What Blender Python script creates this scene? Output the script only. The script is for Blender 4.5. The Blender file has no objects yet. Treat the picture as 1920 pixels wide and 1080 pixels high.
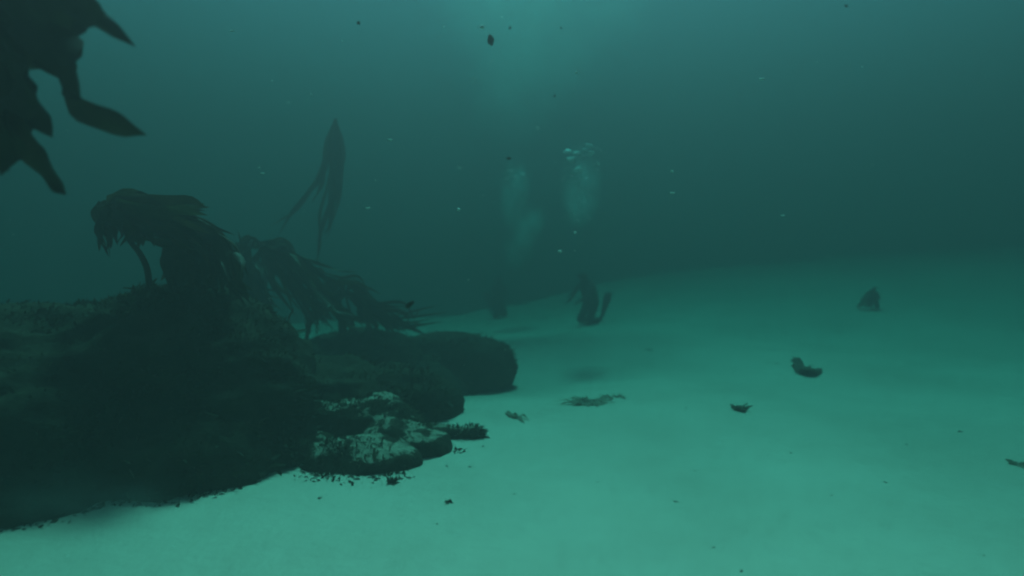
import bpy, bmesh, math, random
import numpy as np
from mathutils import Vector, Matrix, noise

S = bpy.context.scene
COL = S.collection
# ------------------------------------------------------------------ camera
W, F, HY, CH = 1920, 1251.0, 450.0, 2.0        # photograph width, focal length and eye level in its pixels, eye height in metres
cam = bpy.data.cameras.new('camera'); co = bpy.data.objects.new('camera', cam); COL.objects.link(co)
cam.sensor_width = 36; cam.lens = 36 * F / W; cam.clip_start = .02; cam.clip_end = 400
PITCH = math.atan((540 - HY) / F)
co.location = (0, 0, CH); co.rotation_euler = (math.pi / 2 - PITCH, 0, 0); S.camera = co
# ------------------------------------------------------------------ light
SUN_EL, SUN_AZ = math.radians(60), math.radians(2.5)
w = bpy.data.worlds.new('World'); S.world = w; w.use_nodes = True
nt = w.node_tree; bg = nt.nodes['Background']; sk = nt.nodes.new('ShaderNodeTexSky'); sk.sky_type = 'NISHITA'; sk.sun_disc = False
sk.sun_elevation = SUN_EL; sk.sun_rotation = SUN_AZ; nt.links.new(sk.outputs[0], bg.inputs[0]); bg.inputs[1].default_value = .05
sl = bpy.data.lights.new('sun', 'SUN'); sl.energy = 5; sl.angle = math.radians(9); sl.color = (1, .96, .9)
so = bpy.data.objects.new('sun', sl); COL.objects.link(so)
sd = -Vector((math.sin(SUN_AZ) * math.cos(SUN_EL), math.cos(SUN_AZ) * math.cos(SUN_EL), math.sin(SUN_EL)))
so.rotation_euler = sd.to_track_quat('-Z', 'Y').to_euler(); so.location = (0, 5, 20)
S.view_settings.view_transform = 'Standard'; S.view_settings.look = 'None'; S.view_settings.gamma = 1
S.view_settings.exposure = 1.26
S.cycles.use_denoising = True; S.cycles.volume_bounces = 4; S.cycles.max_bounces = 8; S.cycles.diffuse_bounces = 2
S.cycles.transparent_max_bounces = 16
S.cycles.filter_width = 2.2
cam.dof.use_dof = True; cam.dof.focus_distance = 5.8; cam.dof.aperture_fstop = .6

# ------------------------------------------------------------------ helpers
def P(px, py, D):
    """point of the place seen at photograph pixel px, py, D metres ahead"""
    u, v = (px - 960) / F, (540 - py) / F
    c, s = math.cos(PITCH), math.sin(PITCH)
    d = Vector((u, c + v * s, v * c - s)); d *= D / d.y
    return Vector((d.x, d.y, CH + d.z))
def smooth(a, b, x):
    t = min(1, max(0, (x - a) / (b - a))); return t * t * (3 - 2 * t)
CREST = [(-60, -1.4), (-10, -1.2), (-3.3, -1.05), (.85, -.68), (5.0, 0.0), (11.2, .58), (19.4, 1.15), (32, 1.9), (60, 2.8)]
def crest(x):
    for (a, za), (b, zb) in zip(CREST, CREST[1:]):
        if x <= b: return za + (zb - za) * smooth(a, b, x) * .5 + (zb - za) * .5 * (x - a) / (b - a)
    return CREST[-1][1]
def gz(x, y):
    """height of the sea floor"""
    z = crest(x) * smooth(8, 26, y)
    yc = 26 + 10 * smooth(-3, 12, x) + 1.2 * math.sin(x * .33 + .6) + .5 * noise.noise(Vector((x * .5, 3.1, 0)))
    if y > yc: z -= .16 * (y - yc) * smooth(0, 2.5, y - yc)
    z = max(z, -4)
    z -= .42 * math.exp(-((x + 1.0) / 2.6) ** 2 - ((y - 11.0) / 2.0) ** 2)      # scour hollow round the farther rock
    a = smooth(1.5, 4, y)
    z += .09 * noise.noise(Vector((x * .45, y * .32, 1.7))) + .025 * noise.noise(Vector((x * 1.1 + y * .5, y * .9, 8.2)))
    z += .009 * noise.noise(Vector((x * 2.7 + y, y * 2.2, 4.4)))
    return z - .02
def ground(px, py):
    d = P(px, py, 1) - Vector((0, 0, CH)); lo = 1.0
    t = 1.0
    while t < 45:
        p = Vector((0, 0, CH)) + d * t
        if p.z < gz(p.x, p.y): break
        t += .03
    return Vector((p.x, p.y, gz(p.x, p.y)))
def link(name, verts, faces, mat, parent=None, origin=None, smooth_=True):
    me = bpy.data.meshes.new(name)
    o0 = origin if origin is not None else (parent['_o'] if parent is not None else (0, 0, 0))
    o0 = Vector(o0)
    me.from_pydata([tuple(Vector(v) - o0) for v in verts], [], faces); me.update()
    if smooth_: me.polygons.foreach_set('use_smooth', [True] * len(me.polygons))
    me.materials.append(mat)
    o = bpy.data.objects.new(name, me); COL.objects.link(o)
    if parent is not None: o.parent = parent
    else: o.location = o0
    return o
def tag(o, label, cat, group=None):
    o['label'] = label; o['category'] = cat
    if group: o['group'] = group
    return o
def thing(name, label, cat, loc, group=None):
    e = bpy.data.objects.new(name, None); COL.objects.link(e); e.location = loc; e.empty_display_size = .1
    e['_o'] = tuple(loc)
    return tag(e, label, cat, group)
def finish():
    for o in bpy.data.objects:
        if '_o' in o: del o['_o']

# ------------------------------------------------------------------ materials
def mat(name):
    m = bpy.data.materials.new(name); m.use_nodes = True
    return m, m.node_tree.nodes, m.node_tree.links, m.node_tree.nodes['Principled BSDF']
def noise_node(n, l, scale, detail=4, rough=.55, coord='Object'):
    tc = n.new('ShaderNodeTexCoord'); t = n.new('ShaderNodeTexNoise'); t.inputs['Scale'].default_value = scale
    t.inputs['Detail'].default_value = detail; t.inputs['Roughness'].default_value = rough
    l.new(tc.outputs[coord], t.inputs['Vector']); return t
def ramp(n, l, src, stops):
    r = n.new('ShaderNodeValToRGB'); e = r.color_ramp.elements
    e[0].position, e[0].color = stops[0][0], (*stops[0][1], 1); e[1].position, e[1].color = stops[-1][0], (*stops[-1][1], 1)
    for p, c in stops[1:-1]: k = e.new(p); k.color = (*c, 1)
    l.new(src, r.inputs[0]); return r
def make_sand():
    m, n, l, b = mat('sand')
    t = noise_node(n, l, .55, 5, .6); r = ramp(n, l, t.outputs[0], [(.3, (.42, .375, .295)), (.7, (.54, .49, .395))])
    t2 = noise_node(n, l, 9, 6, .7); r2 = ramp(n, l, t2.outputs[0], [(.25, (.82, .82, .82)), (.5, (1, 1, 1)), (.8, (1, 1, 1))])
    mx = n.new('ShaderNodeMix'); mx.data_type = 'RGBA'; mx.blend_type = 'MULTIPLY'; mx.inputs[0].default_value = .6
    l.new(r.outputs[0], mx.inputs[6]); l.new(r2.outputs[0], mx.inputs[7]); l.new(mx.outputs[2], b.inputs['Base Color'])
    b.inputs['Roughness'].default_value = .6; b.inputs['Specular IOR Level'].default_value = .6
    t3 = noise_node(n, l, 3.2, 8, .62); bp = n.new('ShaderNodeBump'); bp.inputs['Strength'].default_value = .35; bp.inputs['Distance'].default_value = .06
    l.new(t3.outputs[0], bp.inputs['Height']); l.new(bp.outputs[0], b.inputs['Normal'])
    return m
def make_rock(name, sandy):
    m, n, l, b = mat(name)
    t = noise_node(n, l, 4, 8, .65); r = ramp(n, l, t.outputs[0], [(.3, (.018, .016, .010)), (.55, (.045, .036, .022)), (.8, (.085, .07, .045))])
    # grains of sand caught on the level parts
    g = n.new('ShaderNodeNewGeometry'); sp = n.new('ShaderNodeSeparateXYZ'); l.new(g.outputs['Normal'], sp.inputs[0])
    t2 = noise_node(n, l, 5.0, 10, .8); ad = n.new('ShaderNodeMath'); ad.operation = 'MULTIPLY_ADD'
    l.new(sp.outputs[2], ad.inputs[0]); ad.inputs[1].default_value = .55; l.new(t2.outputs[0], ad.inputs[2])
    th = 1.12 - .18 * sandy
    r2 = ramp(n, l, ad.outputs[0], [(th - .05, (0, 0, 0)), (th + .06, (.9, .9, .9))])
    mx = n.new('ShaderNodeMix'); mx.data_type = 'RGBA'; l.new(r2.outputs[0], mx.inputs[0]); l.new(r.outputs[0], mx.inputs[6]); mx.inputs[7].default_value = (.36, .32, .25, 1)
    l.new(mx.outputs[2], b.inputs['Base Color']); b.inputs['Roughness'].default_value = .9; b.inputs['Specular IOR Level'].default_value = .1
    t3 = noise_node(n, l, 9, 8, .7); bp = n.new('ShaderNodeBump'); bp.inputs['Strength'].default_value = .8; bp.inputs['Distance'].default_value = .06
    l.new(t3.outputs[0], bp.inputs['Height']); l.new(bp.outputs[0], b.inputs['Normal'])
    return m
def make_weed(name, c1, c2, trans=.3):
    m, n, l, b = mat(name)
    t = noise_node(n, l, 6, 4, .6); r = ramp(n, l, t.outputs[0], [(.3, c1), (.7, c2)])
    l.new(r.outputs[0], b.inputs['Base Color']); b.inputs['Roughness'].default_value = .6; b.inputs['Specular IOR Level'].default_value = .15
    tr = n.new('ShaderNodeBsdfTranslucent'); l.new(r.outputs[0], tr.inputs[0]); ms = n.new('ShaderNodeMixShader'); ms.inputs[0].default_value = trans
    l.new(b.outputs[0], ms.inputs[1]); l.new(tr.outputs[0], ms.inputs[2]); l.new(ms.outputs[0], n['Material Output'].inputs[0])
    return m
def make_plain(name, c, rough=.6, metal=0, spec=.3):
    m, n, l, b = mat(name)
    t = noise_node(n, l, 14, 3); r = ramp(n, l, t.outputs[0], [(.3, tuple(.8 * k for k in c)), (.7, tuple(min(1, 1.15 * k) for k in c))])
    l.new(r.outputs[0], b.inputs['Base Color']); b.inputs['Roughness'].default_value = rough; b.inputs['Metallic'].default_value = metal; b.inputs['Specular IOR Level'].default_value = spec
    return m
def make_bubble():
    m, n, l, b = mat('air bubble')
    fr = n.new('ShaderNodeFresnel'); fr.inputs[0].default_value = 1.33
    gl = n.new('ShaderNodeBsdfGlossy'); gl.inputs['Roughness'].default_value = .5; gl.inputs[0].default_value = (1, 1, 1, 1)
    tp = n.new('ShaderNodeBsdfTransparent'); df = n.new('ShaderNodeBsdfDiffuse'); df.inputs[0].default_value = (.9, .9, .9, 1)
    m1 = n.new('ShaderNodeMixShader'); m1.inputs[0].default_value = .8; l.new(tp.outputs[0], m1.inputs[1]); l.new(df.outputs[0], m1.inputs[2])
    m2 = n.new('ShaderNodeMixShader'); l.new(fr.outputs[0], m2.inputs[0]); l.new(m1.outputs[0], m2.inputs[1]); l.new(gl.outputs[0], m2.inputs[2])
    l.new(m2.outputs[0], n['Material Output'].inputs[0]); return m
def make_mist(name, density):
    m = bpy.data.materials.new(name); m.use_nodes = True; n, l = m.node_tree.nodes, m.node_tree.links; n.clear()
    out = n.new('ShaderNodeOutputMaterial'); v = n.new('ShaderNodeVolumeScatter'); v.inputs['Color'].default_value = (1, 1, 1, 1); v.inputs['Anisotropy'].default_value = .3
    tc = n.new('ShaderNodeTexCoord'); mp = n.new('ShaderNodeVectorMath'); mp.operation = 'LENGTH'; l.new(tc.outputs['Object'], mp.inputs[0])
    mr = n.new('ShaderNodeMapRange'); mr.interpolation_type = 'SMOOTHSTEP'; l.new(mp.outputs['Value'], mr.inputs[0])
    mr.inputs[1].default_value = .1; mr.inputs[2].default_value = .98; mr.inputs[3].default_value = density; mr.inputs[4].default_value = 0
    t = n.new('ShaderNodeTexNoise'); t.inputs['Scale'].default_value = 2.2; t.inputs['Detail'].default_value = 2; l.new(tc.outputs['Object'], t.inputs['Vector'])
    mr2 = n.new('ShaderNodeMapRange'); l.new(t.outputs[0], mr2.inputs[0]); mr2.inputs[1].default_value = .35; mr2.inputs[2].default_value = .65
    mu = n.new('ShaderNodeMath'); mu.operation = 'MULTIPLY'; l.new(mr.outputs[0], mu.inputs[0]); l.new(mr2.outputs[0], mu.inputs[1])
    l.new(mu.outputs[0], v.inputs['Density']); l.new(v.outputs[0], out.inputs['Volume']); return m

SAND = make_sand(); ROCK = make_rock('algae covered rock', .1); ROCKS = make_rock('sand dusted rock', .5); ROCKB = make_rock('silted rock', .38)
KELP = make_weed('brown kelp', (.022, .019, .010), (.05, .04, .018), .1)
KELPS = [KELP, make_weed('olive kelp', (.035, .034, .014), (.075, .066, .026), .25), make_weed('rusty kelp', (.04, .026, .012), (.085, .055, .022), .25), make_weed('dark kelp', (.016, .014, .009), (.035, .03, .016), .15)]
TURF = make_weed('algae turf', (.022, .020, .010), (.055, .045, .022), .2)
TURF2 = make_weed('pale turf', (.05, .05, .028), (.14, .13, .08), .2)
FADED = make_weed('silted weed', (.10, .09, .06), (.20, .18, .13), .5)
DRY = make_weed('faded weed', (.28, .25, .19), (.44, .40, .31), .5)
SUIT = make_plain('black neoprene', (.018, .018, .02), .8); RUBBER = make_plain('black rubber', (.02, .02, .022), .5)
TANK = make_plain('grey tank paint', (.10, .10, .10), .4); GLASS = make_plain('dark mask glass', (.03, .04, .05), .1, spec=.5)
PALE = make_plain('pale speck', (.8, .8, .76), .7); DARK = make_plain('dark weed crumb', (.03, .027, .018), .9)
AIR = make_bubble()

# ------------------------------------------------------------------ sea floor
def build_seabed():
    N = 430
    u = np.linspace(-1, 1, N); xs = 9 * u + 51 * u ** 5 + 1.5
    v = np.linspace(0, 1, N); ys = -20 + 0 * v
    ys = np.concatenate([np.linspace(-58, 1.5, 30), 1.5 + 39 * np.linspace(0, 1, 380)[1:] ** 1.25, np.linspace(41, 58, 14)])
    verts = [(x, y, gz(x, y)) for y in ys for x in xs]
    nx = len(xs); faces = [(j * nx + i, j * nx + i + 1, (j + 1) * nx + i + 1, (j + 1) * nx + i) for j in range(len(ys) - 1) for i in range(nx - 1)]
    o = link('seabed', verts, faces, SAND); o['kind'] = 'structure'
build_seabed()

# ------------------------------------------------------------------ rocks
def rock_mesh(blobs, voxel, amp, seed):
    bm = bmesh.new()
    for c, r in blobs:
        g = bmesh.ops.create_icosphere(bm, subdivisions=3, radius=1)
        for v in g['verts']: v.co = Vector(c) + Vector((v.co.x * r[0], v.co.y * r[1], v.co.z * r[2]))
    me = bpy.data.meshes.new('tmp'); bm.to_mesh(me); bm.free(); o = bpy.data.objects.new('tmp', me); COL.objects.link(o)
    md = o.modifiers.new('r', 'REMESH'); md.mode = 'VOXEL'; md.voxel_size = voxel
    sm = o.modifiers.new('s', 'SMOOTH'); sm.iterations = 6; sm.factor = .5
    dg = bpy.context.evaluated_depsgraph_get(); ev = bpy.data.meshes.new_from_object(o.evaluated_get(dg))
    bpy.data.objects.remove(o)
    off = Vector((seed * 7.3, seed * 3.1, seed))
    for _ in range(1):
        nrm = [v.normal.copy() for v in ev.vertices]
        for v, nn in zip(ev.vertices, nrm):
            p = v.co + off
            d = .55 * noise.noise(p * 1.3) + .55 * (1 - 2 * abs(noise.noise(Vector((p.x * 1.6, p.y * 1.6, p.z * 3.6))))) + .3 * noise.noise(p * 5) + .16 * (1 - 2 * abs(noise.noise(p * 9)))
            v.co = v.co + nn * (d * amp)
    ev.update()
    return ev
def turf(parent, me, origin, count, size, material, seed, zmin=-.3):
    """short fronds rooted all over a rock, too many to count"""
    rnd = random.Random(seed); verts, faces = [], []
    polys = [p for p in me.polygons if p.normal.z > zmin]
    areas = np.cumsum([p.area for p in polys]); tot = areas[-1]
    for k in range(count):
        p = polys[int(np.searchsorted(areas, rnd.random() * tot))]
        c = p.center + Vector(origin); nn = p.normal
        if c.z < gz(c.x, c.y) - .02: continue
        dens = noise.noise(c * 1.7 + Vector((seed, 0, 0)))
        if dens < -.1 and rnd.random() < .85: continue
        for j in range(rnd.randint(2, 4)):
            L = size * rnd.uniform(.3, 1.0) * (.7 + 2.6 * max(0, dens)) * (2 if rnd.random() < .04 else 1); wd = L * rnd.uniform(.14, .32)
            d = (nn + Vector((rnd.gauss(0, .6), rnd.gauss(0, .6), rnd.gauss(.25, .5)))).normalized()
            s = d.cross(Vector((rnd.gauss(0, 1), rnd.gauss(0, 1), rnd.gauss(0, 1)))).normalized() * wd
            bend = Vector((rnd.gauss(.25, .3), rnd.gauss(0, .3), rnd.gauss(-.2, .3))) * L * .5
            i = len(verts); a = c - nn * .02; m_ = c + d * L * .5; t = c + d * L + bend
            verts += [a - s * .25, a + s * .25, m_ - s * .5, m_ + s * .5, t - s * .22, t + s * .22]
            faces += [(i, i + 1, i + 3, i + 2), (i + 2, i + 3, i + 5, i + 4)]
    o = link('algae_turf', verts, faces, material, parent); o['kind'] = 'stuff'
    return o
def fringe(parent, me, origin, material, seed):
    """weed and rubble that breaks the line where a rock meets the sand"""
    rnd = random.Random(seed + 500); verts, faces = [], []; O = Vector(origin)
    for v in me.vertices:
        c = v.co + O
        if c.y > O.y + .4 or abs(c.z - gz(c.x, c.y)) > .06: continue
        for _ in range(2 if noise.noise(c * 2.3) > 0 else 0):
            out = Vector((v.normal.x, v.normal.y, 0)); q = c + out * abs(rnd.gauss(0, .07)) * (1 + 2 * max(0, noise.noise(c * 1.1))); q.z = gz(q.x, q.y) - .004
            L = rnd.uniform(.015, .06); d = Vector((rnd.gauss(0, .8), rnd.gauss(0, .8), rnd.uniform(.1, .8))).normalized(); s_ = d.cross(Vector((rnd.gauss(0, 1), rnd.gauss(0, 1), rnd.gauss(0, 1)))).normalized() * L * rnd.uniform(.2, .5)
            i = len(verts); m_ = q + d * L * .5; t = q + d * L + Vector((0, 0, -.2 * L))
            verts += [q - s_ * .4, q + s_ * .4, m_ - s_ * .6, m_ + s_ * .6, t - s_ * .2, t + s_ * .2]; faces += [(i, i + 1, i + 3, i + 2), (i + 2, i + 3, i + 5, i + 4)]
    if verts: o = link('weed_fringe', verts, faces, material, parent); o['kind'] = 'stuff'
def rock(label, blobs, voxel, amp, seed, material, turfs):
    c = Vector(blobs[0][0]); loc = (c.x, c.y, gz(c.x, c.y))
    e = thing('reef_rock', label, 'rock', loc, 'rocks of the reef')
    bl = [((Vector(b[0]) - Vector(loc)), b[1]) for b in blobs]
    me = rock_mesh(bl, voxel, amp, seed); me.name = 'stone'
    me.materials.clear(); me.materials.append(material); me.polygons.foreach_set('use_smooth', [True] * len(me.polygons))
    o = bpy.data.objects.new('stone', me); COL.objects.link(o); o.parent = e
    for n, s, m_, sd_, zm in turfs: turf(e, me, loc, n, s, m_, sd_, zm)
    fringe(e, me, loc, turfs[0][2], seed)
    return e
rock('huge dark algae covered boulder with kelp growing on its top', [
    ((-4.7, 6.4, .25), (2.0, 1.5, 1.05)), ((-3.3, 6.5, .45), (1.2, 1.2, 1.05)), ((-2.62, 6.4, .3), (.62, .9, 1.05)), ((-3.0, 6.4, 1.0), (.5, .6, .55)),
    ((-3.3, 5.5, .0), (1.15, .62, .6)), ((-4.5, 5.3, .15), (1.4, .8, .95)), ((-2.6, 6.05, -.05), (.7, .5, .52)), ((-3.9, 4.95, -.1), (.8, .5, .5)), ((-2.0, 7.5, .0), (.9, .8, .6)), ((-1.5, 7.9, -.05), (.8, .6, .5))],
    .05, .18, 1, ROCK, [(14000, .055, TURF, 11, -.4), (350, .05, TURF2, 12, .1)])
rock('long low weedy rock ending in a blunt rounded snout', [
    ((-2.39, 10.94, -0.34), (1.71, 1.03, 0.82)), ((-1.20, 11.06, -0.22), (1.14, 0.80, 0.68)), ((-1.54, 10.15, -0.56), (0.85, 0.71, 0.68)), ((-0.59, 10.98, -0.11), (0.66, 0.57, 0.48)), ((-3.42, 10.15, -0.39), (1.03, 1.03, 0.80))],
    .05, .085, 2, ROCKB, [(5000, .04, TURF, 21, -.4), (1500, .045, TURF2, 22, -.1)])
rock('small low rock patched with pale sand beside the sand slope', [
    ((-1.4, 6.0, -.04), (.55, .42, .20)), ((-1.1, 6.42, -.02), (.50, .34, .24)), ((-.76, 6.82, -.04), (.46, .12, .10)), ((-1.62, 6.8, .05), (.65, .45, .33)), ((-2.05, 6.2, -.04), (.5, .3, .18))],
    .03, .10, 3, ROCKS, [(3600, .026, TURF, 31, -.3), (900, .026, TURF2, 32, .2)])

# ------------------------------------------------------------------ kelp
def spline(pts, n):
    pts = [Vector(p) for p in pts]; q = [pts[0] * 2 - pts[1]] + pts + [pts[-1] * 2 - pts[-2]]; out = []
    for i in range(n + 1):
        t = i / n * (len(pts) - 1); k = min(int(t), len(pts) - 2); f = t - k; a, b, c, d = q[k:k + 4]
        out.append(.5 * ((2 * b) + (c - a) * f + (2 * a - 5 * b + 4 * c - d) * f * f + (3 * b - a - 3 * c + d) * f ** 3))
    return out
def blade(parent, pts, wd, rnd, material=None, n=18, ruffle=.18, name='blade', base=.25, hint=None, tw=.6, kind=0):
    c = spline(pts, n); M = 4; verts, faces = [], []
    hint = hint or Vector((rnd.gauss(0, tw), -1, rnd.gauss(0, tw))).normalized(); ph = rnd.uniform(0, 6); fr = rnd.uniform(10, 18); ph2 = rnd.uniform(0, 6)
    for i, p in enumerate(c):
        t = i / n; T = (c[min(i + 1, n)] - c[max(i - 1, 0)]).normalized()
        s = T.cross(hint)
        s = s.normalized() if s.length > .05 else T.orthogonal().normalized()
        nn = s.cross(T)
        if kind == 1: prof = .22 + .78 * math.sin(math.pi * min(1, max(0, (t - .48) / .52))) ** .8 if t < .9 else .8 * (1 - t) / .1 * .9 + .02
        elif kind == 2: prof = (base + (1 - base) * min(1, t / .4)) * max(.0, 1 - t ** 9) ** .6 + .02
        else: prof = (base + (1 - base) * min(1, t / .4)) * max(.0, 1 - t ** 2.0) ** .9 + .02
        ww = wd * prof * (1 + .10 * math.sin(t * 23 + ph2))
        for j in range(M + 1):
            k = j / M * 2 - 1
            off = nn * (ruffle * ww * k * abs(k) * math.sin(fr * t + ph + (1.7 if k > 0 else 0))) + nn * (.12 * ww * (1 - k * k)) * math.sin(ph2)
            verts.append(p + s * (k * ww * .5) + off)
    for i in range(n):
        for j in range(M): a = i * (M + 1) + j; faces.append((a, a + 1, a + M + 2, a + M + 1))
    return link(name, verts, faces, material or KELP, parent)
def tube(parent, name, pts, r0, r1, material, n=16, seg=8):
    c = spline(pts, n); verts, faces = [], []
    for i, p in enumerate(c):
        T = (c[min(i + 1, n)] - c[max(i - 1, 0)]).normalized(); a = T.orthogonal().normalized()
        if i: a = (la - T * la.dot(T)).normalized()
        la = a; b = T.cross(a); r = r0 + (r1 - r0) * i / n
        for k in range(seg): an = k / seg * 2 * math.pi; verts.append(p + (a * math.cos(an) + b * math.sin(an)) * r)
    for i in range(n):
        for k in range(seg): faces.append((i * seg + k, i * seg + (k + 1) % seg, (i + 1) * seg + (k + 1) % seg, (i + 1) * seg + k))
    faces += [tuple(range(seg))[::-1], tuple(n * seg + k for k in range(seg))]
    return link(name, verts, faces, material, parent)
def holdfast(parent, p, r, rnd):
    verts, faces = [], []
    for k in range(9):
        a = k / 9 * 6.283 + rnd.uniform(-.2, .2); e = p + Vector((math.cos(a) * r, math.sin(a) * r, -r * .9)); m_ = p + Vector((math.cos(a) * r * .6, math.sin(a) * r * .6, r * .1))
        c = spline([p + Vector((0, 0, r * .5)), m_, e], 5)
        for i, q in enumerate(c):
            rr = r * .16 * (1 - .4 * i / 5); b0 = len(verts)
            for j in range(5): an = j / 5 * 6.283; verts.append(q + Vector((-math.sin(a) * math.cos(an), math.cos(a) * math.cos(an), math.sin(an))) * rr)
            if i:
                for j in range(5): faces.append((b0 - 5 + j, b0 - 5 + (j + 1) % 5, b0 + (j + 1) % 5, b0 + j))
    return link('holdfast', verts, faces, KELP, parent)
def kelp(name, label, D, stipe, blades, seed, jit=.25, fill=0, stipe_r=.02, group='kelp plants', tw=.6, kinds=(0,), mats=None, cap=None, sp_=13):
    """stipe and blades follow lines given as photograph pixels (or points) at about D metres"""
    rnd = random.Random(seed)
    cv = lambda q, d: Vector(q) if len(q) == 3 else P(q[0], q[1], d)
    sp = [cv(q, D) for q in stipe] if stipe else None
    base = sp[0] if sp else cv(blades[0][0][0], D)
    e = thing(name, label, 'kelp', tuple(base), group)
    if sp:
        st = tube(e, 'stipe', sp, stipe_r, stipe_r * .75, KELP); st['_o'] = e['_o']; holdfast(st, sp[0], stipe_r * 3, rnd)
    for bi, (pts, wd) in enumerate(blades):
        for rep in range(1 + fill):
            n = len(pts); dz = rnd.uniform(-jit, jit) if rep or jit < .3 else rnd.uniform(-.1, .1); q = []
            for i, p in enumerate(pts):
                f = i / (n - 1); d = D + dz * f
                px = (p[0] + (rnd.gauss(0, sp_) * f if rep else 0), p[1] + (rnd.gauss(0, sp_ * .85) * f if rep else 0)) if len(p) == 2 else p
                q.append(cv(px, d))
            blade(e, q, (min(wd, cap) if cap else wd) * (rnd.uniform(.4, .95) if rep else .85), rnd, rnd.choice(mats or KELPS), ruffle=rnd.uniform(.15, .4), tw=tw, kind=kinds[bi % len(kinds)])
    return e
# near plant whose crown hangs into view
top = (-2.62, 3.0, 3.35); TP = tuple(top)
kelp('kelp_plant', 'big dark kelp crown hanging down in open water above the reef', 3.0,
     [(-3.25, 3.5, gz(-3.25, 3.5) - .02), (-3.3, 3.4, 1.2), (-3.2, 3.25, 2.4), (-2.95, 3.05, 3.2), TP],
     [([TP, (10, 90), (8, 190), (45, 275), (85, 318), (124, 366)], .12), ([TP, (55, 40), (100, 120), (140, 195), (200, 226), (275, 253)], .125),
      ([TP, (25, 60), (42, 140), (58, 195), (98, 258)], .13), ([TP, (40, -40), (130, 2), (195, 42), (254, 88)], .17),
      ([TP, (-20, 130), (-5, 240), (2, 330)], .17), ([TP, (30, 10), (85, 70), (120, 120), (152, 190)], .20),
      ([TP, (0, 0), (60, 30), (100, 62), (128, 128)], .24), ([TP, (-10, 60), (20, 110), (40, 170), (55, 225)], .18),
      ([TP, (20, -60), (90, -10), (150, 20), (180, 48)], .2), ([TP, (20, 0), (70, 40), (105, 95), (118, 150)], .26), ([TP, (0, 40), (15, 140), (25, 220), (30, 290)], .2), ([TP, (-30, 60), (-15, 180), (0, 270), (15, 322)], .2), ([TP, (10, 10), (60, 20), (120, 30), (170, 30)], .24), ([TP, (0, 60), (20, 120), (30, 180), (40, 250)], .16), ([TP, (-40, 40), (-20, 160), (10, 250), (40, 300)], .16), ([TP, (10, 30), (50, 60), (70, 100), (95, 130)], .22)],
     41, .2, 0, .03, tw=.2, kinds=(2, 1, 1, 0, 2, 2, 2, 1), mats=KELPS[::3])
kelp('kelp_plant', 'kelp plant on a bowed bare stipe with a ragged crown above the boulder', 6.0,
     [(281, 545), (276, 505), (262, 475), (244, 452), (232, 425)],
     [([(232, 425), (205, 392), (235, 376), (300, 382), (345, 388), (392, 388)], .22), ([(238, 428), (205, 405), (196, 432), (198, 462)], .30),
      ([(236, 425), (215, 398), (232, 430), (238, 458)], .34), ([(240, 425), (208, 398), (205, 430), (208, 466)], .26), ([(240, 425), (235, 400), (262, 430), (268, 462)], .3), ([(232, 425), (190, 395), (184, 408), (192, 440)], .2), ([(232, 425), (300, 420), (350, 425), (400, 445), (428, 482)], .1), ([(232, 425), (260, 395), (330, 402), (395, 430), (435, 470), (452, 540)], .15),
      ([(232, 425), (270, 410), (330, 430), (375, 460), (395, 510)], .26), ([(232, 425), (265, 415), (310, 432), (350, 458), (385, 470)], .3),
      ([(235, 420), (222, 385), (290, 392), (340, 402), (400, 425)], .3), ([(232, 425), (250, 440), (290, 448), (330, 465)], .22), ([(232, 425), (210, 380), (260, 378), (330, 405), (420, 440)], .22)],
     42, .4, 3, .03, tw=.8, cap=.2, sp_=12)
kelp('kelp_plant', 'stubby kelp plant with fronds heaped over the peak of the boulder', 6.15,
     [(372, 540), (370, 515), (366, 485), (362, 460)],
     [([(362, 455), (330, 462), (322, 500), (318, 540)], .34), ([(362, 455), (380, 470), (410, 500), (420, 550)], .4), ([(362, 455), (355, 490), (360, 520), (365, 560)], .45), ([(362, 455), (395, 490), (430, 520), (450, 560)], .3), ([(350, 440), (400, 450), (425, 490), (440, 540)], .22), ([(362, 460), (390, 468), (415, 495), (428, 530)], .26), ([(362, 460), (375, 480), (385, 510), (392, 545)], .32),
      ([(362, 460), (350, 485), (345, 510), (345, 540)], .3), ([(362, 462), (400, 470), (440, 520), (468, 560)], .18), ([(362, 460), (410, 455), (440, 490), (450, 530)], .16)],
     43, .4, 4, .03, tw=.8, cap=.2)
kelp('kelp_plant', 'hazy kelp plant drooping broad fronds behind the boulder shoulder', 10.0,
     [(574, 640), (579, 605), (556, 562), (522, 505), (492, 464)],
     [([(492, 464), (462, 450), (450, 478), (452, 520), (470, 556)], .34), ([(492, 464), (530, 455), (555, 490), (585, 512)], .26), ([(492, 464), (500, 500), (520, 535), (560, 565)], .40),
      ([(492, 464), (480, 490), (490, 530), (515, 570)], .38), ([(492, 464), (520, 480), (545, 520), (590, 560), (612, 585)], .3), ([(492, 464), (475, 455), (458, 460), (440, 452)], .2), ([(492, 464), (560, 485), (610, 520), (660, 535)], .07), ([(492, 464), (530, 500), (560, 545), (575, 590)], .07), ([(492, 464), (545, 500), (600, 550), (650, 590), (700, 612)], .5), ([(492, 464), (520, 500), (570, 560), (620, 600)], .55), ([(480, 455), (520, 462), (570, 510), (620, 560), (665, 590)], .4), ([(470, 455), (465, 500), (490, 560), (525, 600)], .45), ([(492, 464), (540, 470), (565, 500), (600, 530), (630, 545)], .10), ([(492, 464), (470, 500), (465, 540), (480, 590)], .12)],
     44, .6, 4, .022, tw=.7, cap=.17, sp_=17)
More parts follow.
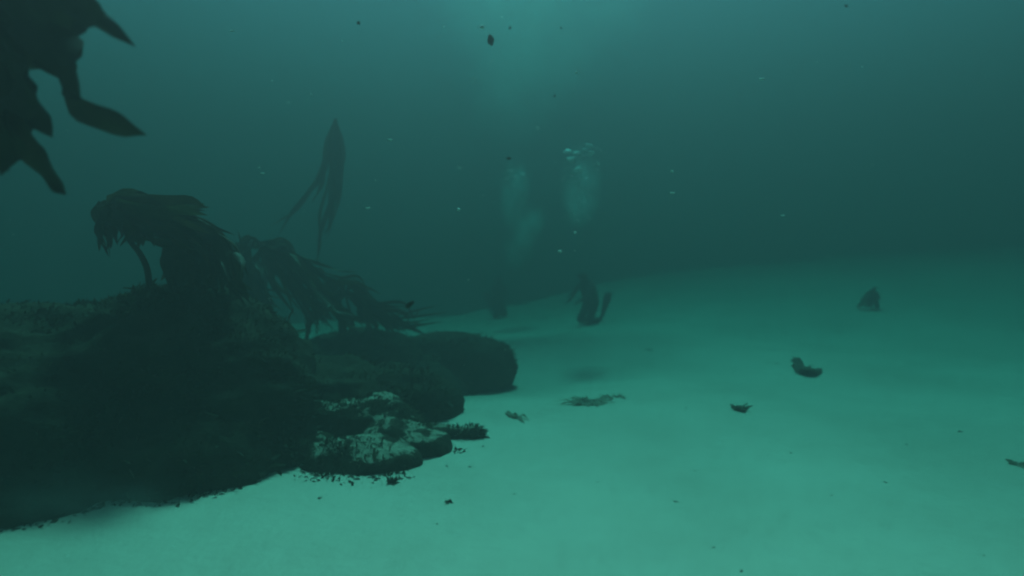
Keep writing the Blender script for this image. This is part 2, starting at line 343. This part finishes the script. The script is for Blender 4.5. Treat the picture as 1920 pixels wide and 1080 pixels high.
kelp('kelp_plant', 'bushy kelp clump on the weedy rock with one frond trailing over sand', 10.8,
     [(668, 640), (664, 612), (655, 580), (648, 552)],
     [([(648, 552), (632, 530), (620, 545), (616, 575), (612, 600)], .26), ([(648, 552), (660, 535), (690, 560), (728, 585), (760, 606), (812, 596)], .2), ([(648, 552), (670, 560), (700, 590), (742, 622)], .36),
      ([(640, 540), (632, 570), (645, 605), (650, 640)], .5), ([(650, 545), (680, 570), (720, 600), (750, 640)], .4), ([(648, 552), (675, 575), (690, 605), (705, 632)], .42), ([(648, 552), (625, 570), (600, 580), (580, 600), (572, 634)], .16),
      ([(648, 552), (690, 578), (735, 600), (790, 606)], .2), ([(648, 552), (620, 560), (590, 552), (560, 560)], .2), ([(648, 552), (640, 528), (672, 530), (690, 548)], .12), ([(648, 552), (700, 570), (750, 580), (770, 600)], .1)],
     45, .5, 4, .022, tw=.7, cap=.16, sp_=15)
kelp('drifting_kelp', 'torn kelp frond drifting upright in open water, trailing thin strands', 13.5, None,
     [([(628, 222), (620, 265), (606, 320), (575, 365), (545, 402), (520, 445)], .20), ([(628, 222), (624, 290), (622, 360), (620, 415), (606, 442)], .26),
      ([(630, 222), (632, 290), (628, 360), (602, 430), (595, 495)], .20), ([(629, 222), (640, 275), (640, 330), (626, 400)], .2), ([(627, 224), (612, 280), (604, 340), (585, 380)], .22), ([(628, 225), (600, 320), (560, 390), (530, 410), (505, 425)], .09), ([(628, 225), (618, 330), (600, 400), (600, 460), (590, 500)], .1), ([(630, 225), (640, 300), (634, 380), (612, 450)], .12)],
     46, .15, 0, .02, 'loose kelp', .35)

# ------------------------------------------------------------------ loose weed on the sand
def scrap(name, label, cat, pts, wd, seed, copies=3, material=None, lift=.03, group=None, spread=.08):
    """weed lying along pixels on the sand: crumpled blades that follow the ground"""
    rnd = random.Random(seed); g = [ground(*p) for p in pts]; e = thing(name, label, cat, tuple(g[0]), group)
    for k in range(copies):
        o = Vector((rnd.gauss(0, spread), rnd.gauss(0, spread), 0)) if k else Vector()
        q = []
        for i, p in enumerate(g):
            a = p + o * (.4 + i / len(g)); a.z = gz(a.x, a.y) + lift * rnd.uniform(.5, 1.8) * (1 if 0 < i < len(g) - 1 else .5); q.append(a)
        b = blade(e, q, wd * rnd.uniform(.7, 1.1), rnd, material or KELP, 12, .45, base=.5, hint=Vector((rnd.gauss(0, .35), rnd.gauss(-.2, .35), 1)).normalized())
    return e
def tuft(name, label, cat, px, py, size, count, seed, material, flat=.5, stretch=(1, 1), group=None, h=None):
    """a small clump of short fronds rooted around one spot"""
    rnd = random.Random(seed); c = ground(px, py); e = thing(name, label, cat, tuple(c), group)
    for k in range(count):
        a = rnd.uniform(0, 6.283); r = size * math.sqrt(rnd.random()) * .36
        p0 = Vector((c.x + math.cos(a) * r * stretch[0], c.y + math.sin(a) * r * stretch[1], 0)); p0.z = gz(p0.x, p0.y) - .005
        L = size * rnd.uniform(.4, .9); d = Vector((math.cos(a) * flat + rnd.gauss(0, .3), math.sin(a) * flat + rnd.gauss(0, .3), (1 - flat) * rnd.uniform(.4, 1.2)))
        q = [p0, p0 + d * L * .5 + Vector((0, 0, L * .12)), p0 + d * L]
        for i in (1, 2): q[i].z = max(q[i].z, gz(q[i].x, q[i].y) + .006)
        blade(e, q, L * rnd.uniform(.2, .4), rnd, material, 6, .4, base=.4, hint=Vector((rnd.gauss(0, .3), rnd.gauss(-.1, .3), 1)).normalized() if flat > .7 else None)
    return e
tuft('weed_mat', 'wide flat mat of thin weed half buried in sand', 'seaweed', 1100, 757, .30, 60, 51, DRY, .85, (1.0, .8))
tuft('weed_mat', 'short ragged weed tail stretching from the flat weed mat', 'seaweed', 1152, 746, .18, 22, 52, DRY, .85, (1.6, .6))
scrap('weed_strip', 'thin bent strip of weed on sand off the low rock', 'seaweed', [(950, 776), (962, 784), (972, 786), (984, 795)], .07, 53, 3, DRY, .02, spread=.03)
e = scrap('kelp_scrap', 'curled scrap of brown kelp resting like a hook on sand', 'seaweed', [(1492, 677), (1502, 694), (1514, 704), (1530, 702), (1542, 696)], .20, 54, 4, FADED, .05, spread=.03)
tuft('weed_clump', 'compact square clump of dark weed on open sand', 'seaweed', 1387, 770, .15, 60, 55, FADED, .4)
tuft('weed_clump', 'round dark weed ball on sand below the low rock', 'seaweed', 735, 906, .08, 80, 56, KELP, .3)
tuft('weed_clump', 'tiny dark weed ball with one stray stalk on pale sand', 'seaweed', 842, 944, .05, 50, 57, KELP, .3)
tuft('weed_clump', 'spiky weed tuft leaning out on the shaded sand', 'seaweed', 1908, 872, .10, 34, 58, DRY, .6)
# peaked heap of fronds on the far rise
rnd = random.Random(59); c = ground(1632, 580); e = thing('kelp_heap', 'peaked heap of kelp fronds on the far sand rise', 'seaweed', tuple(c))
ap = c + Vector((.12, .05, .56))
for k in range(14):
    t = k / 13; f = c + Vector((-.38 + .62 * t, rnd.uniform(-.25, .25), 0)); f.z = gz(f.x, f.y)
    blade(e, [ap + Vector((rnd.gauss(0, .02), rnd.gauss(0, .03), rnd.gauss(-.06, .05))), ap.lerp(f, .5) + Vector((0, rnd.gauss(0, .06), .02)), f], .16, rnd, FADED, 10, .35, base=.35)
crumbs = [(1220, 657, 12), (1228, 635, 7), (1268, 943, 10), (1303, 885, 6), (1483, 850, 7), (1338, 1030, 8), (1390, 1072, 9), (1660, 905, 8), (1801, 811, 12), (1472, 625, 12), (1575, 624, 12),
          (1455, 682, 10), (1440, 680, 7), (906, 839, 7), (838, 876, 7), (881, 876, 8), (964, 929, 6), (600, 935, 14), (1286, 765, 6), (1845, 1045, 6), (1155, 602, 8), (1228, 640, 6), (1700, 835, 7), (1645, 686, 5),
          (552, 873, 8), (572, 878, 14), (1010, 640, 7), (820, 985, 5), (1560, 930, 5), (1120, 905, 5)]
for k, (px, py, s) in enumerate(crumbs):
    g = ground(px, py); tuft('weed_crumb', 'small dark crumb of weed scattered on the sand', 'seaweed', px, py, s / F * g.y * .6, 12, 600 + k, KELP, .55, group='weed crumbs on the sand')

# ------------------------------------------------------------------ things adrift in the water
def fleck(name, label, cat, px, py, D, a, b, ang, material, seed, group):
    rnd = random.Random(seed); bm = bmesh.new(); bmesh.ops.create_icosphere(bm, subdivisions=2, radius=1)
    k = D / F
    for v in bm.verts:
        q = v.co * (1 + .35 * noise.noise(v.co * 1.6 + Vector((seed, 0, 0))))
        x, y, z = q.x * a * k * .5, q.y * min(a, b) * k * .5, q.z * b * k * .5
        v.co = Vector((x * math.cos(ang) - z * math.sin(ang), y, x * math.sin(ang) + z * math.cos(ang)))
    me = bpy.data.meshes.new(name); bm.to_mesh(me); bm.free(); me.materials.append(material); me.polygons.foreach_set('use_smooth', [True] * len(me.polygons))
    o = bpy.data.objects.new(name, me); COL.objects.link(o); o.location = P(px, py, D); tag(o, label, cat, group)
fleck('weed_fragment', 'slim dark weed fragment adrift just above the trailing frond', 'seaweed', 768, 571, 4, 20, 9, .7, DARK, 1, None)
fleck('weed_fragment', 'oval dark weed fragment adrift in the bright bubble cloud', 'seaweed', 920, 75, 5, 12, 21, .15, DARK, 2, None)
for k, (px, py, s) in enumerate([(954, 297, 7), (956, 52, 5), (672, 43, 7), (1587, 11, 5), (1040, 180, 4), (1052, 52, 4)]):
    fleck('weed_speck', 'tiny dark speck of weed suspended in open water', 'speck', px, py, 4, s * 1.2, s * .8, k, DARK, 10 + k, 'dark specks in the water')
for k, (px, py, a, b) in enumerate([(1260, 362, 11, 4), (732, 262, 10, 4), (492, 325, 9, 4), (690, 390, 9, 4), (860, 393, 7, 7), (1260, 321, 7, 6), (1428, 148, 9, 5), (1050, 471, 8, 6), (1078, 436, 6, 6), (904, 51, 8, 9), (435, 58, 9, 4), (1468, 404, 8, 4), (1081, 136, 5, 5)]):
    fleck('pale_speck', 'tiny pale speck of drifting matter in open water', 'speck', px, py, 5.4, a, b * .8, 0, PALE, 30 + k, 'pale specks in the water')

def marine_snow():
    rnd = random.Random(5); bm = bmesh.new(); bmesh.ops.create_icosphere(bm, subdivisions=1, radius=1); bv = [v.co.copy() for v in bm.verts]; bf = [tuple(v.index for v in f.verts) for f in bm.faces]; bm.free()
    verts, faces = [], []
    while len(verts) < 420 * len(bv):
        c = Vector((rnd.uniform(-7, 7), rnd.uniform(2.5, 10), rnd.uniform(.2, 6)))
        if c.z < gz(c.x, c.y) + .15: continue
        r = rnd.uniform(.0012, .0032) * (1.6 if rnd.random() < .05 else 1); i = len(verts); st = rnd.uniform(.8, 2)
        verts += [c + Vector((v.x * r * st, v.y * r, v.z * r)) for v in bv]; faces += [tuple(i + q for q in f) for f in bf]
    o = link('marine_snow', verts, faces, PALE); o['kind'] = 'stuff'; o['label'] = 'fine pale particles suspended all through the water'; o['category'] = 'particles'
marine_snow()
g = ground(70, 985); e = thing('silt_cloud', 'soft cloud of stirred silt at the foot of the huge boulder', 'silt', tuple(g))

# ------------------------------------------------------------------ divers
def skin_body(joints, edges, root):
    me = bpy.data.meshes.new('t'); me.from_pydata([j[0] for j in joints], edges, []); me.update(); o = bpy.data.objects.new('t', me); COL.objects.link(o)
    md = o.modifiers.new('s', 'SKIN'); md.use_smooth_shade = True
    for i, j in enumerate(joints): me.skin_vertices[0].data[i].radius = (j[1], j[2] if len(j) > 2 else j[1])
    me.skin_vertices[0].data[root].use_root = True
    sb = o.modifiers.new('u', 'SUBSURF'); sb.levels = 2
    dg = bpy.context.evaluated_depsgraph_get(); ev = bpy.data.meshes.new_from_object(o.evaluated_get(dg)); bpy.data.objects.remove(o); return ev
def diver(label, px, py, rz, lean, scale):
    g = ground(px, py); e = thing('person', label, 'person', tuple(g), 'divers on the sand'); e.rotation_euler = (0, 0, rz); e.scale = (scale,) * 3
    e['_o'] = (0, 0, 0)
    J, E = [], []
    def add(p, r, prev=None, r2=None):
        q = 1.28 if r > .03 else 1; J.append((p, r * q, (r2 or r) * q)); i = len(J) - 1
        if prev is not None: E.append((prev, i))
        return i
    hx = -lean
    pel = add((.12, 0, .50), .15, None, .13); wst = add((.12 + hx * .35, 0, .70), .14, pel, .12); ch = add((.10 + hx * .75, 0, .92), .17, wst, .13)
    nb = add((.08 + hx, 0, 1.06), .075, ch); hd = add((.05 + hx * 1.15, 0, 1.16), .085, nb); ht = add((.03 + hx * 1.2, 0, 1.25), .10, hd, .09); hc = add((.03 + hx * 1.22, 0, 1.32), .06, ht)
    for s in (-1, 1):
        hip = add((.10, s * .11, .45), .105, pel); kn = add((-.22, s * .15, .09), .065, hip); kc = add((-.15, s * .155, .07), .06, kn)
        cf = add((.06, s * .15, .085), .065, kc); an = add((.27, s * .15, .08), .042, cf); ft = add((.36, s * .15, .13), .045, an); add((.39, s * .15, .22), .04, ft)
        sh = add((.08 + hx * .95, s * .19, .98), .07, ch); el = add((-.08 + hx * 1.2, s * .24, .74), .048, sh); wr = add((-.32 + hx * 1.2, s * .16, .62), .032, el); pm = add((-.39 + hx * 1.2, s * .15, .60), .034, wr, .02)
        for f, (dy, ln) in enumerate([(-.03, .07), (-.011, .085), (.009, .08), (.028, .062)]):
            k1 = add((-.43 + hx * 1.2, s * .15 + dy, .598), .0095, pm); k2 = add((-.43 - ln * .55 + hx * 1.2, s * .15 + dy * 1.1, .585), .009, k1); add((-.43 - ln + hx * 1.2, s * .15 + dy * 1.1, .56), .008, k2)
        t1 = add((-.40 + hx * 1.2, s * (.15 - .045), .585), .0105, pm); add((-.45 + hx * 1.2, s * (.15 - .06), .57), .009, t1)
    me = skin_body(J, E, pel); me.name = 'body'; me.materials.clear(); me.materials.append(SUIT)
    o = bpy.data.objects.new('body', me); COL.objects.link(o); o.parent = e
    tb = Vector((.30, 0, .55)); tt = Vector((.27 + hx * .8, 0, 1.08))
    tk = tube(e, 'air_tank', [tb, tb.lerp(tt, .3), tb.lerp(tt, .8), tb.lerp(tt, .95)], .105, .105, TANK, 6, 14)
    tk['_o'] = (0, 0, 0)
    tube(tk, 'tank_valve', [tb.lerp(tt, .95), tb.lerp(tt, 1.0), tb.lerp(tt, 1.07)], .05, .018, RUBBER, 4, 8)
    tube(e, 'regulator_hose', [tt, tt + Vector((-.06, .16, .1)), Vector((-.02 + hx * 1.2, .14, 1.2)), Vector((-.10 + hx * 1.2, .03, 1.19))], .012, .02, RUBBER, 12, 6)
    # mask on the face
    fx = -.075 + hx * 1.2; v = []; fc = []
    for k in range(16):
        a = k / 16 * 6.283; q = (math.cos(a) * .075, math.sin(a) * .045); v += [(fx + .03, q[0] * 1.05, 1.26 + q[1] * 1.1), (fx - .02, q[0], 1.26 + q[1])]
    for k in range(16): j = (k + 1) % 16; fc.append((2 * k, 2 * j, 2 * j + 1, 2 * k + 1))
    fc.append(tuple(2 * k + 1 for k in range(16)))
    link('dive_mask', v, fc, GLASS, e)
    for s in (-1, 1):   # fin blades stand up behind the toes
        v, fc = [], []; N = 10
        for i in range(N + 1):
            t = i / N; x = .38 + .10 * t + .06 * t * t; z = .16 + .62 * t; hw = .05 + .065 * smooth(0, .7, t)
            for (yy, dx) in ((-hw, -.012), (hw, -.012), (hw, .012 - .006 * t), (-hw, .012 - .006 * t)): v.append((x + dx, s * .16 + yy + s * .10 * t, z))
        for i in range(N):
            a = i * 4
            for k in range(4): b = (k + 1) % 4; fc.append((a + k, a + b, a + 4 + b, a + 4 + k))
        fc += [(3, 2, 1, 0), tuple(N * 4 + k for k in range(4))]
        link('fin', v, fc, RUBBER, e, smooth_=False)
    return e, g
d1, g1 = diver('diver in dark wetsuit kneeling on sand with raised fins', 1104, 606, .85, .26, 1.1)
d2, g2 = diver('faint diver kneeling in the murk on the far sand edge', 936, 594, 1.9, .05, 1.1)

# ------------------------------------------------------------------ bubbles
def blob(parent, name, c, r, material, rot=0):
    bm = bmesh.new(); bmesh.ops.create_icosphere(bm, subdivisions=3, radius=1); me = bpy.data.meshes.new(name); bm.to_mesh(me); bm.free(); me.materials.append(material)
    me.polygons.foreach_set('use_smooth', [True] * len(me.polygons))
    o = bpy.data.objects.new(name, me); COL.objects.link(o); o.parent = parent; o.location = Vector(c) - Vector(parent['_o']); o.scale = r; o.rotation_euler = (0, rot, 0); o['kind'] = 'stuff'
    return o
blob(e0 := bpy.data.objects['silt_cloud'], 'silt_haze', Vector(e0['_o']) + Vector((-.1, .15, .12)), (1.1, .55, .42), make_mist('stirred silt', .4)); blob(e0, 'silt_haze', Vector(e0['_o']) + Vector((.5, .1, .06)), (.7, .4, .28), make_mist('stirred silt', .35))
def cap_mesh(seed):
    bm = bmesh.new(); bmesh.ops.create_icosphere(bm, subdivisions=3, radius=1)
    for v in bm.verts:
        q = v.co * (1 + .22 * noise.noise(v.co * 1.4 + Vector((seed * 3.3, 0, 0))))
        if q.z < 0: q.z *= .25; q.z += .25 * (1 - min(1, q.xy.length)) 
        v.co = q
    me = bpy.data.meshes.new('bubble'); bm.to_mesh(me); bm.free(); me.materials.append(AIR); me.polygons.foreach_set('use_smooth', [True] * len(me.polygons)); return me
CAPS = [cap_mesh(k) for k in range(4)]
def plume(label, D, base, mists, bubbles, small, seed):
    rnd = random.Random(seed); o0 = P(base[0], base[1], D); e = thing('bubble_plume', label, 'bubbles', tuple(o0), 'bubble plumes'); k = D / F
    for (px, py, rx, rz, den, rot) in mists:
        blob(e, 'bubble_mist', P(px, py, D), (rx * k, rx * k, rz * k), make_mist('bubble mist', den), rot)
    bubbles = [(a + dx * 1.0, b + dy, r * q) for (a, b, r) in bubbles for (dx, dy, q) in [(0, 0, .95)] + [(rnd.gauss(0, 9), rnd.uniform(0, 14), rnd.uniform(.2, .5)) for _ in range(3)]]
    for i, (px, py, r) in enumerate(bubbles):
        o = bpy.data.objects.new('bubble', CAPS[i % 4]); COL.objects.link(o); o.parent = e; o.location = P(px, py, D + rnd.uniform(-.15, .15)) - o0
        o.scale = (r * k, r * k, r * k * .62); o.rotation_euler = (rnd.gauss(0, .25), rnd.gauss(0, .25), rnd.uniform(0, 6))
    verts, faces = [], []
    bm = bmesh.new(); bmesh.ops.create_icosphere(bm, subdivisions=1, radius=1); bv = [v.co.copy() for v in bm.verts]; bf = [tuple(v.index for v in f.verts) for f in bm.faces]; bm.free()
    for (px, py, rx, rz, cnt) in small:
        for _ in range(cnt):
            a, b = rnd.gauss(0, .45), rnd.uniform(-1, 1); r = rnd.uniform(.35, 1.1) * k; c = P(px + a * rx, py + b * rz, D + rnd.gauss(0, .4) * rx * k); i = len(verts)
            verts += [c + v * r for v in bv]; faces += [tuple(i + q for q in f) for f in bf]
    o = link('small_bubbles', verts, faces, AIR, e); o['kind'] = 'stuff'
    return e
plume('dense bubble plume with bright cap bubbles rising over the kneeling diver', 13.2, (1092, 440),
      [(1088, 350, 48, 95, 1.2, .06), (1090, 385, 42, 50, .8, 0)],
      [(1064, 285, 8), (1081, 288, 7), (1103, 274, 8), (1108, 288, 7), (1068, 299, 6), (1085, 319, 9), (1097, 281, 5), (1122, 307, 4), (1073, 330, 4), (1100, 335, 4)],
      [(1088, 345, 36, 70, 240)], 71)
plume('thin slanting bubble plume rising from the faint far diver', 20.5, (1000, 470),
      [(964, 360, 36, 84, 1.9, .1), (992, 420, 36, 54, 1.7, .4), (972, 460, 40, 60, .8, .2)],
      [(957, 321, 6), (980, 327, 6), (966, 332, 5), (950, 335, 4)],
      [(972, 375, 26, 60, 120)], 72)
plume('broad old bubble cloud spreading upward toward the surface', 19, (985, 250),
      [(985, 110, 125, 190, .3, 0), (1010, -40, 270, 270, .26, .1), (930, 190, 70, 90, .2, .2)],
      [(890, 148, 4), (905, 50, 5), (922, 115, 4), (1084, 134, 3), (999, 50, 4)],
      [(985, 100, 90, 130, 120)], 73)

# ------------------------------------------------------------------ the murky water itself
def build_haze():
    bm = bmesh.new(); bmesh.ops.create_cube(bm, size=1)
    for v in bm.verts: v.co = Vector((v.co.x * 114, v.co.y * 114, -6 if v.co.z < 0 else 12))
    me = bpy.data.meshes.new('haze'); bm.to_mesh(me); bm.free(); o = bpy.data.objects.new('haze', me); COL.objects.link(o)
    o['kind'] = 'stuff'; o['label'] = 'murky teal sea water filling the whole view'; o['category'] = 'water'
    m = bpy.data.materials.new('sea water'); m.use_nodes = True; n = m.node_tree.nodes; n.clear()
    out = n.new('ShaderNodeOutputMaterial'); pv = n.new('ShaderNodeVolumePrincipled'); m.node_tree.links.new(pv.outputs[0], out.inputs['Volume'])
    pv.inputs['Color'].default_value = (.058, .0445, .0500, 1); pv.inputs['Density'].default_value = .36; pv.inputs['Anisotropy'].default_value = .6
    pv.inputs['Absorption Color'].default_value = (.19, .55, .53, 1)
    me.materials.append(m)
build_haze()
finish()
